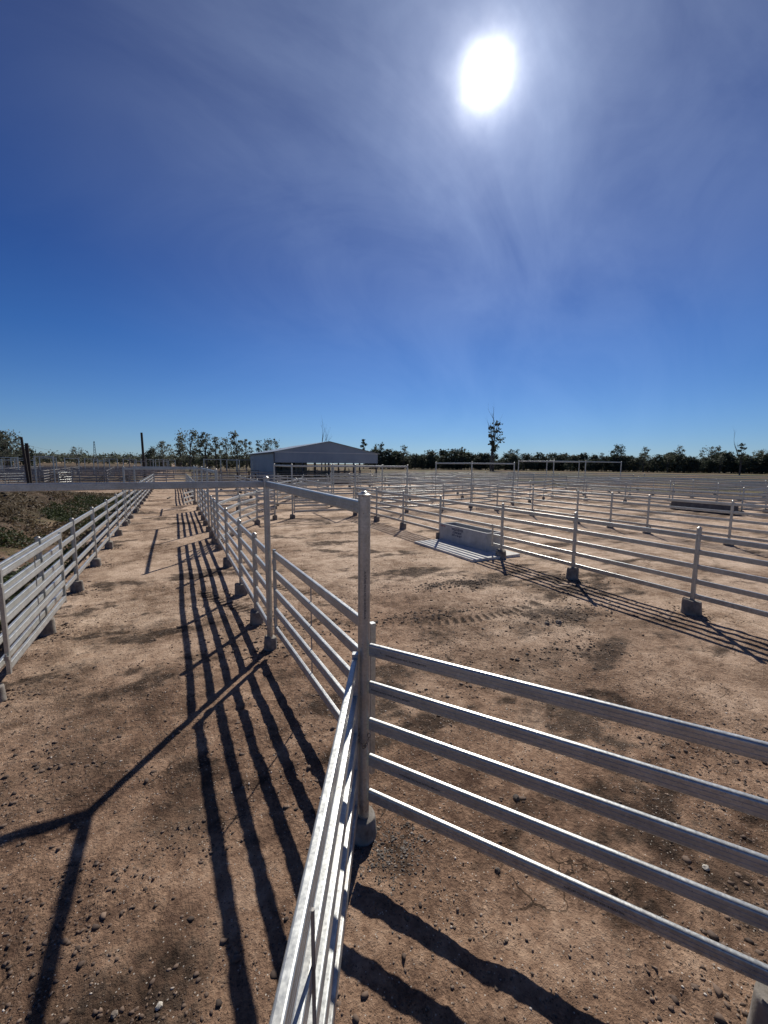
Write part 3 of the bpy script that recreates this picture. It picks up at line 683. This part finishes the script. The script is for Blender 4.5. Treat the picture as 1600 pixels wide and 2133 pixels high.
def tree_meshes(h, w, base, nclump, nleaf, mat, leaf=.42, cr=.9, seed=0, shape=1., lean=0.):
    r = random.Random(seed); tb = MB(); tp = [(0,0,-.3)]; k = 6
    for i in range(1, k+1): tp.append((lean*h*(i/k)+(r.random()-.5)*.04*h, (r.random()-.5)*.04*h, h*.92*i/k))
    R = .024*h; tb.tube(tp, [R*(1-.86*i/k) for i in range(k+1)], 7); Cs = []
    for c in range(nclump):
        q = base+(1-base)*((c+.5+(r.random()-.5)*.6)/nclump); env = w*(math.sin(math.pi*min(1,max(.04,((q-base)/(1-base))**shape*.82+.14)))**.7)
        ang = c*2.4+r.random()*1.2; d = env*(.25+.75*r.random()**.6); zc = h*q; i = min(k-1, int(q*k*.92)); root = Vector(tp[max(1,i-1)])
        ce = Vector((lean*h*q+math.cos(ang)*d, math.sin(ang)*d, zc)); tb.tube([root, (root+ce)/2+Vector((0,0,-.05*h*r.random())), ce], [R*.32, R*.2, R*.07], 5)
        rr = cr*(.6+.7*r.random()); n = int(nleaf*(.6+.8*r.random())); g = rng.normal(size=(n,3))*np.array([rr*.55,rr*.55,rr*.38])
        Cs.append(np.array(ce)+g)
    return quads_mesh('crown', np.concatenate(Cs), leaf, mat), tb.mesh('trunk', BARK, 60)
_tv = {}
def variant(kind, i):
    if (kind,i) not in _tv:
        r = random.Random(hash((kind == 'bushy', kind == 'tall', i)) % 1000+i*7)
        if kind == 'bushy': _tv[kind,i] = tree_meshes(10, 3.6+r.random(), .12, 22, 60, LEAF, .8, 1.5, i+10, .85)
        elif kind == 'tall': _tv[kind,i] = tree_meshes(10, 1.55+.4*r.random(), .34, 14, 42, LEAFP, .46, .8, i+40, .9)
        elif kind == 'slim': _tv[kind,i] = tree_meshes(10, 1.0+.4*r.random(), .42, 9, 45, LEAF, .5, .7, i+70, 1.)
        elif kind == 'spread': _tv[kind,i] = tree_meshes(10, 3.4, .38, 18, 52, LEAFP, .46, 1.0, i+90, 1.3)
        elif kind == 'leaning': _tv[kind,i] = tree_meshes(10, 2.6, .45, 12, 75, LEAF, .5, 1.0, i+120, 1.2, .18)
    return _tv[kind,i]
def tree(kind, i, x, y, h, label, group=None, rz=None, wsc=1.):
    cr, tr = variant(kind, i); t = thing('gum_tree', label, 'tree', (x,y,0), random.random()*6.28 if rz is None else rz, group); s = h/10.
    link('crown', cr, t, scale=(s*wsc,s*wsc,s)); link('trunk', tr, t, scale=(s*wsc,s*wsc,s)); return t
CAMZ = 2.9
def polar(px, depth):
    """ground point at a bearing given by the picture column, depth metres out along the view axis"""
    v = F_*1.0+R_*((px-800)/850.); v = v*(depth/1.0); return v.x, v.y
YAW, PITCH, ROLL = rad(27.2), rad(6.7), rad(.5)
F_ = Vector((math.sin(YAW), math.cos(YAW), 0)); R_ = Vector((math.cos(YAW), -math.sin(YAW), 0))
# dense tree line beyond the paddock, individually built
G = 'dense tree line beyond the paddock'
px = 770; i = 0
while px < 1680:
    for row in range(2):
        dep = 236+row*14+random.random()*10-max(0,px-950)*.09; ht = (5.6+random.random()**1.6*4.6)*(1.14 if px < 1010 else .95)
        kd = 'bushy' if random.random() < .8 else 'tall'
        x, y = polar(px+random.random()*8, dep)
        where = 'between the shed and the middle gateway' if px < 1010 else ('behind the right hand gateway frame' if px < 1300 else 'on the right edge past the gateways')
        tree(kd, i % 6, x, y, ht, 'dark bushy gum in the tree line '+where, G+' '+where, wsc=1.15); i += 1
    px += 7+random.random()*2.5
sp = [(1025,205,24,'slim',0,'tallest ragged gum standing above the middle gateway'),(1275,212,15.5,'leaning',0,'leaning gum rising over the right gateway frame'),(793,240,17,'slim',1,'slim gum just right of the shed roof'),
      (782,250,16.5,'slim',2,'slim gum half behind the shed roof'),(757,260,21,'slim',3,'thin gum top showing over the right roof slope'),(840,235,15.5,'tall',0,'taller gum in the tree line right of the shed'),
      (960,238,15,'tall',1,'upright gum left of the tallest ragged gum'),(1062,236,13.8,'tall',2,'upright gum right of the tallest ragged gum'),(1073,240,13.8,'slim',4,'slender gum beside the tallest gum'),
      (1337,215,14.6,'tall',3,'upright gum with a pointed top right of the leaning gum'),(1407,212,15.6,'tall',4,'gum with a raised crown above the low trough'),(1468,214,15,'spread',0,'rounder gum left of the bare right tree'),(1488,212,15.2,'tall',5,'tall gum next to the bare right tree'),
      (1536,150,13.,'slim',5,'sparse tall gum standing forward near the right edge'),(1570,216,13.4,'spread',1,'broad gum at the right edge')]
for a in sp:
    x, y = polar(a[0], a[1]); tree(a[3], a[4], x, y, a[2]*(.86 if a[0] > 1030 or a[0] < 1000 else 1.), a[5], rz=rad(-20) if a[3] == 'leaning' else None)
# taller gums left of the shed
lf = [(343,150,10.0,'spread',2,'round gum alone right of the lone black pole'),(318,170,8,'bushy',1,'low bushy gum right of the lone pole'),(378,150,10.,'tall',0,'slim gum at the left end of the group by the shed'),(398,140,13.2,'spread',3,'broad gum second from left in the group by the shed'),(431,140,13.,'tall',2,'tall dense gum in the middle of the group by the shed'),
      (452,145,11.6,'tall',3,'shorter gum right of the tall dense one'),(473,145,11.4,'tall',4,'leafy gum fifth in the group by the shed'),(494,140,13.,'tall',5,'tallest gum near the shed wall'),(515,145,11.,'tall',1,'loose gum right of the tallest one'),(540,150,10.5,'slim',2,'pale thin gum at the shed wall'),(566,150,11.2,'spread',1,'gum showing over the left roof edge'),
      (164,210,10,'spread',0,'lone round gum above the old yards'),(20,120,11.2,'spread',2,'big round gum at the left edge'),(4,125,10.5,'bushy',3,'dense gum at the far left edge'),(60,150,8,'bushy',4,'low gum behind the twin poles')]
for a in lf:
    x, y = polar(a[0], a[1]); tree(a[3], a[4], x, y, a[2], a[5], 'gums left of the shed' if 370 < a[0] < 580 else None)
for k, p in enumerate(range(300, 560, 17)):
    x, y = polar(p+random.random()*6, 185+random.random()*15); tree('bushy', k % 6, x, y, 4.2+random.random()*2.2, 'low bushy gum behind the row of taller gums by the shed', 'low gums behind the taller ones')
# bare trees
def bare(label, px, dep, h, seed, seg=5, wid=.2):
    r = random.Random(seed); m = MB()
    def br(p, d, L, R, lv):
        pts = [p]; rs = [R]
        for i in range(seg):
            d = (d+Vector(((r.random()-.5)*.35,(r.random()-.5)*.35,.06))).normalized(); p = p+d*(L/seg); pts.append(p); rs.append(R*(1-.72*(i+1)/seg))
            if lv < 3 and i >= 1 and r.random() < .75:
                sd = Vector((r.random()-.5, r.random()-.5, .5+.4*r.random())).normalized(); br(p, (d*.55+sd*.75).normalized(), L*(.32+.25*r.random()), rs[-1]*.7, lv+1)
        m.tube(pts, rs, 5)
    br(Vector((0,0,-.3)), Vector((0,0,1)), h, h*.021, 0)
    x, y = polar(px, dep); t = thing('bare_tree', label, 'tree', (x,y,0)); link('trunk', m.mesh('trunk', DEADW, 60), t)
bare('leafless dead tree rising behind the shed roof', 670, 130, 12.6, 5); bare('leafless tree standing above the right tree line', 1534, 205, 15.5, 9); bare('thin dead top beside the tallest ragged gum', 1020, 206, 24.5, 12)
# far wood on the left horizon: one distant mass
C = []
for k in range(900):
    p = -160+random.random()*760; dep = 560+random.random()*120; x, y = polar(p, dep); hh = 9+7*random.random()+(3 if p < 60 else 0)
    n = 26; C.append(np.array([x,y,hh*.55])+rng.normal(size=(n,3))*np.array([3.2,3.2,hh*.22]))
C = np.concatenate(C); C[:,2] = np.clip(C[:,2], .2, None)
tag(link('far_wood', quads_mesh('far_wood', C, 3.0, LEAFP)), None, None, None, 'stuff')

# ------------------------------------------------------------------ weeds on the drain, grit, stones
def weeds():
    n = 5200; x = -2.7-rng.random(n)**.8*4.4; y = 7+rng.random(n)**1.15*36; w = fbm(x, y, 2.6, 3, .5, 21)
    keep = w > .47; x, y = x[keep], y[keep]; z = ground_z(x, y); C = []; 
    for a, b, c in zip(x, y, z):
        h = .06+.28*random.random()**2; k = 16
        C.append(np.array([a,b,c+h*.45])+rng.normal(size=(k,3))*np.array([.13,.13,h*.4]))
    tag(link('weeds', quads_mesh('weeds', np.concatenate(C), .085, WEED)), None, None, None, 'stuff')
    n = 9000; x = -2.5-rng.random(n)*13; y = 6+rng.random(n)**1.2*40; w = fbm(x, y, 1.9, 3, .5, 23); keep = w > .46; x, y = x[keep], y[keep]; z = ground_z(x, y); C = []
    for a, b, c in zip(x, y, z): C.append(np.array([a,b,c+.07])+rng.normal(size=(9,3))*np.array([.12,.12,.05]))
    tag(link('dry_grass', quads_mesh('dry_grass', np.concatenate(C), .11, DRYG)), None, None, None, 'stuff')
weeds()
ICO_V = None
def ico():
    p = (1+5**.5)/2; v = np.array([(-1,p,0),(1,p,0),(-1,-p,0),(1,-p,0),(0,-1,p),(0,1,p),(0,-1,-p),(0,1,-p),(p,0,-1),(p,0,1),(-p,0,-1),(-p,0,1)],float); v /= np.linalg.norm(v[0])
    f = np.array([(0,11,5),(0,5,1),(0,1,7),(0,7,10),(0,10,11),(1,5,9),(5,11,4),(11,10,2),(10,7,6),(7,1,8),(3,9,4),(3,4,2),(3,2,6),(3,6,8),(3,8,9),(4,9,5),(2,4,11),(6,2,10),(8,6,7),(9,8,1)]); return v, f
def scatter(name, x, y, s, mat, sink=.25, flat=.6):
    v, f = ico(); n = len(x); z = ground_z(x, y); sc = s[:,None]*np.stack([.7+.7*rng.random(n), .7+.7*rng.random(n), flat*(.6+.7*rng.random(n))], -1)
    V = v[None]*(1+.95*(rng.random((n,12,1))-.5))*sc[:,None,:]; a = rng.random(n)*6.283; c, s_ = np.cos(a)[:,None], np.sin(a)[:,None]
    X = V[...,0]*c-V[...,1]*s_; Y = V[...,0]*s_+V[...,1]*c; V = np.stack([X+x[:,None], Y+y[:,None], V[...,2]+(z+sc[:,2]*(1-2*sink)*.5)[:,None]], -1).reshape(-1,3)
    F = (f[None]+(np.arange(n)*12)[:,None,None]).reshape(-1,3); me = bpy.data.meshes.new(name); me.vertices.add(len(V)); me.vertices.foreach_set('co', V.ravel())
    me.loops.add(F.size); me.loops.foreach_set('vertex_index', F.ravel()); me.polygons.add(len(F)); me.polygons.foreach_set('loop_start', np.arange(0,F.size,3)); me.update(); me.validate()
    me.materials.append(mat); return tag(link(name, me), None, None, None, 'stuff')
def grit_mat(name, a, b_, c_):
    m, nt, b = newmat(name); g = N(nt, 'ShaderNodeNewGeometry'); r = ramp(nt, [(0.,a),(.6,b_),(.93,b_),(1.,c_)]); nt.links.new(g.outputs['Random Per Island'], r.inputs[0]); nt.links.new(r.outputs[0], b.inputs['Base Color']); b.inputs['Roughness'].default_value = .9; return m
GRIT = grit_mat('grit', (.10,.07,.05), (.25,.18,.13), (.62,.56,.49)); CLOD = grit_mat('clods', (.05,.033,.024), (.15,.10,.07), (.22,.15,.105))
def near_pts(n, x0, x1, y0, y1, thr, seed, wl=1.1):
    x = x0+rng.random(n)*(x1-x0); y = y0+rng.random(n)**1.3*(y1-y0); w = fbm(x, y, wl, 3, .5, seed); k = w > thr+rng.random(n)*.16-.08; return x[k], y[k]
x, y = near_pts(70000, -2.6, 7.5, .4, 10, .44, 31); scatter('gravel', x, y, .0025+.0085*rng.random(len(x))**5, GRIT)
x, y = near_pts(9000, -2.0, 9., 4, 20, .5, 37, 1.6); scatter('soil_clods', x, y, .006+.02*rng.random(len(x))**7, CLOD, .4)
x, y = near_pts(17000, -2.6, 6.5, .4, 10, .53, 33, .7); scatter('soil_clods', x, y, .004+.022*rng.random(len(x))**9, CLOD, .42)
x, y = near_pts(30000, -2.6, 6.5, .4, 9, .60, 53, .55); scatter('soil_clods', x, y, .003+.013*rng.random(len(x))**4, CLOD, .42)
x = 1.24+rng.normal(size=900)*.17+.1; y = 2.42+rng.normal(size=900)*.15; scatter('gravel', x, y, .003+.008*rng.random(900)**2.5, grit_mat('footing_spill', (.05,.04,.033), (.13,.11,.092), (.30,.27,.24)), .4)
for fx, fy in ((-2.0,8.56),(-2.0,11.14),(-2.0,6.28),(1.25,6.2),(2.6,.62),(1.25,7.46),(1.25,9.34),(-2.0,13.66)):
    pass
x, y = near_pts(9000, -1.5, .5, 1.5, 3.4, .52, 61, .45); scatter('soil_clods', x, y, .0022+.013*rng.random(len(x))**6, CLOD, .4)
px_, py_ = [], []
for cx_, cy_, sx_, sy_, n_ in ((6.3,7.75,.55,.2,500),(5.5,7.95,.35,.15,250),(6.9,5.3,.9,.3,500),(8.1,6.2,.7,.3,300),(5.0,4.2,.9,.25,350),(3.6,6.6,.7,.12,250),(4.6,6.35,.6,.1,250)):
    px_.append(cx_+rng.normal(size=n_)*sx_); py_.append(cy_+rng.normal(size=n_)*sy_)
px_ = np.concatenate(px_); py_ = np.concatenate(py_); scatter('dung_crumbs', px_, py_, .006+.022*rng.random(len(px_))**3, grit_mat('dung', (.03,.021,.016), (.075,.052,.038), (.13,.09,.065)), .35)
sx = []; sy = []
for fx, fy in ((-2.0,8.56),(-2.0,11.14),(-2.0,6.28),(1.25,6.2),(2.6,.62),(1.25,7.46),(1.25,9.34),(-2.0,13.66),(-2,16.3),(9.1,4.2),(9.1,6.96)):
    sx.append(fx+rng.normal(size=160)*.24); sy.append(fy+rng.normal(size=160)*.24)
sx = np.concatenate(sx); sy = np.concatenate(sy); scatter('soil_clods', sx, sy, .006+.022*rng.random(len(sx))**3, CLOD, .3)
bx = -5.2-rng.random(2000)*6; by = 9+rng.random(2000)**1.2*30; scatter('soil_clods', bx, by, .02+.10*rng.random(2000)**4, grit_mat('bank_clods', (.02,.015,.012), (.05,.037,.03), (.09,.068,.052)), .3)
def rock(label, x, y, s, mat=STONEM, group='loose stones on the dirt', sc=(1,1,.7)):
    m = MB(); r = random.Random(int(x*100+y*10)); v, f = ico(); 
    # one subdivision for a chipped outline
    vs = [Vector(a) for a in v]; fs = []; cache = {}
    def mid(a, b):
        k = (min(a,b), max(a,b))
        if k not in cache: vs.append(((vs[a]+vs[b])/2).normalized()); cache[k] = len(vs)-1
        return cache[k]
    for a, b, c in f.tolist(): ab, bc, ca = mid(a,b), mid(b,c), mid(c,a); fs += [(a,ab,ca),(b,bc,ab),(c,ca,bc),(ab,bc,ca)]
    vs = [(q.x*s*sc[0]*k, q.y*s*sc[1]*k, q.z*s*sc[2]*k) for q in vs for k in [.78+.44*r.random()]]
    m.add(vs, fs); tag(link('stone', m.mesh('stone', mat), None, (x, y, gz(x,y)+s*sc[2]*.45), r.random()*6), label, 'stone', group)
PALE = simple('pale_stone', [(.3,(.38,.34,.28)),(.7,(.62,.57,.49))], 20, .9)
DARKS = simple('dark_stone', [(.3,(.05,.04,.035)),(.7,(.14,.11,.085))], 20, .9)
rock('pale stone at the bottom left among the clods', -.20, 2.20, .017, PALE); rock('dark stone below the bottom rail of the near right fence', 1.95, 1.95, .022, DARKS); rock('pale stone between the lower rails at right', 3.33, 1.28, .022, PALE)
rock('dark stone between the rails near the middle of the right fence', 2.55, 2.37, .03, DARKS); rock('brown stone left of the pale one at bottom left', -.41, 2.27, .017, STONEM); rock('stone beyond the right fence near its shadows', 6.3, 5.05, .055, STONEM); rock('twin stone beside the one beyond the right fence', 6.05, 5.1, .045, STONEM)
rock('pale lump of concrete on the dirt of the second pen', 15.6, 10.9, .13, PALE); rock('dark stone on the dirt of the second pen', 13.3, 6.9, .09, DARKS); rock('long pale slab of rock in the drain beyond the left fence', -5.0, 15.6, .55, STONEM, None, (1.5,.9,.35))
rock('small pale stone by the weeds beyond the left fence', -3.3, 14.2, .07, PALE)

# ------------------------------------------------------------------ camera, light, sky
cam = bpy.data.cameras.new('camera'); co = bpy.data.objects.new('camera', cam); COL.objects.link(co); S.camera = co
cam.sensor_fit = 'VERTICAL'; cam.sensor_height = 36.; cam.lens = 36.*850/2133; cam.clip_start = .05; cam.clip_end = 20000
f = Vector((math.sin(YAW)*math.cos(PITCH), math.cos(YAW)*math.cos(PITCH), -math.sin(PITCH))); rt = R_.copy(); up = rt.cross(f)
R2 = rt*math.cos(ROLL)+up*math.sin(ROLL); U2 = -rt*math.sin(ROLL)+up*math.cos(ROLL)
co.matrix_world = Matrix(((R2.x,U2.x,-f.x,0),(R2.y,U2.y,-f.y,0),(R2.z,U2.z,-f.z,CAMZ),(0,0,0,1)))
EL, AZ = rad(39.6), rad(39.5)
sd = Vector((math.sin(AZ)*math.cos(EL), math.cos(AZ)*math.cos(EL), math.sin(EL)))
sl = bpy.data.lights.new('sun', 'SUN'); sl.energy = 5.0; sl.angle = rad(.53); sl.color = (1,.955,.88)
so = bpy.data.objects.new('sun', sl); COL.objects.link(so); so.rotation_euler = sd.to_track_quat('Z','Y').to_euler(); so.location = sd*50
W = bpy.data.worlds.new('World'); S.world = W; W.use_nodes = True; nt = W.node_tree; bg = nt.nodes['Background']
sky = N(nt, 'ShaderNodeTexSky'); sky.sky_type = 'NISHITA'; sky.sun_disc = False; sky.sun_elevation = EL; sky.sun_rotation = AZ
sky.air_density = 1.0; sky.dust_density = .0; sky.ozone_density = 6.0
tc = N(nt, 'ShaderNodeTexCoord'); dt = N(nt, 'ShaderNodeVectorMath', operation='DOT_PRODUCT'); nv = N(nt, 'ShaderNodeVectorMath', operation='NORMALIZE')
nt.links.new(tc.outputs['Generated'], nv.inputs[0]); nt.links.new(nv.outputs[0], dt.inputs[0]); dt.inputs[1].default_value = sd
ang = math_(nt, 'ARCCOSINE', math_(nt, 'MINIMUM', dt.outputs['Value'], 1.))       # angle from the sun
def lobe(w, amp, p=1.):
    e = math_(nt, 'POWER', math_(nt, 'DIVIDE', ang, w), p); return math_(nt, 'MULTIPLY', math_(nt, 'EXPONENT', math_(nt, 'MULTIPLY', e, -1.)), amp)
def scaled(col, v):
    n = N(nt, 'ShaderNodeVectorMath', operation='SCALE'); n.inputs[0].default_value = col; nt.links.new(v, n.inputs[3]); return n.outputs[0]
def addv(a, b):
    n = N(nt, 'ShaderNodeVectorMath', operation='ADD'); nt.links.new(a, n.inputs[0]); nt.links.new(b, n.inputs[1]); return n.outputs[0]
SK = .085
tint = N(nt, 'ShaderNodeVectorMath', operation='MULTIPLY'); nt.links.new(sky.outputs[0], tint.inputs[0]); 
sz = N(nt, 'ShaderNodeSeparateXYZ'); nt.links.new(nv.outputs[0], sz.inputs[0])
# deep, dry-air blue towards the zenith
zr = ramp(nt, [(0.,(.46,.60,.84)),(.10,(.37,.545,.80)),(.25,(.19,.41,.72)),(.38,(.085,.28,.60)),(.62,(.10,.22,.49)),(1.,(.09,.18,.43))]); nt.links.new(sz.outputs[2], zr.inputs[0])
nt.links.new(zr.outputs[0], tint.inputs[1])
# sun bloom, circumsolar glow and a streaky lens-glare veil, all painted into the sky
cmap = N(nt, 'ShaderNodeMapping'); cmap.inputs['Rotation'].default_value = (.4,.3,.9); cmap.inputs['Scale'].default_value = (1.,3.2,1.6); nt.links.new(nv.outputs[0], cmap.inputs[0])
ci = noise(nt, cmap.outputs[0], 2.1, 7, .58); ci.inputs['Distortion'].default_value = .9
veil = ramp_out(nt, ci.outputs[0], [(.30,.72),(.70,1.28)])
cj = noise(nt, nv.outputs[0], 26, 3, .5); ang0 = ang
ang = math_(nt, 'MULTIPLY', ang0, math_(nt, 'ADD', .80, math_(nt, 'MULTIPLY', cj.outputs[0], .4)))
core = lobe(rad(1.15), 75., 1.3); mid_ = lobe(rad(4.0), 9.); ang = ang0
wide = math_(nt, 'MULTIPLY', lobe(rad(19.), 2.9), veil); vast = math_(nt, 'MULTIPLY', lobe(rad(36.), .95, 2.4), veil)
au = addv(addv(scaled((1.,.985,.96), core), scaled((.82,.87,1.), mid_)), addv(scaled((.52,.70,1.), wide), scaled((.88,.94,.86), vast)))
nt.links.new(addv(tint.outputs[0], au), bg.inputs['Color']); bg.inputs['Strength'].default_value = SK
S.view_settings.view_transform = 'Standard'; S.view_settings.look = 'None'; S.view_settings.gamma = 1.; S.view_settings.exposure = 0.
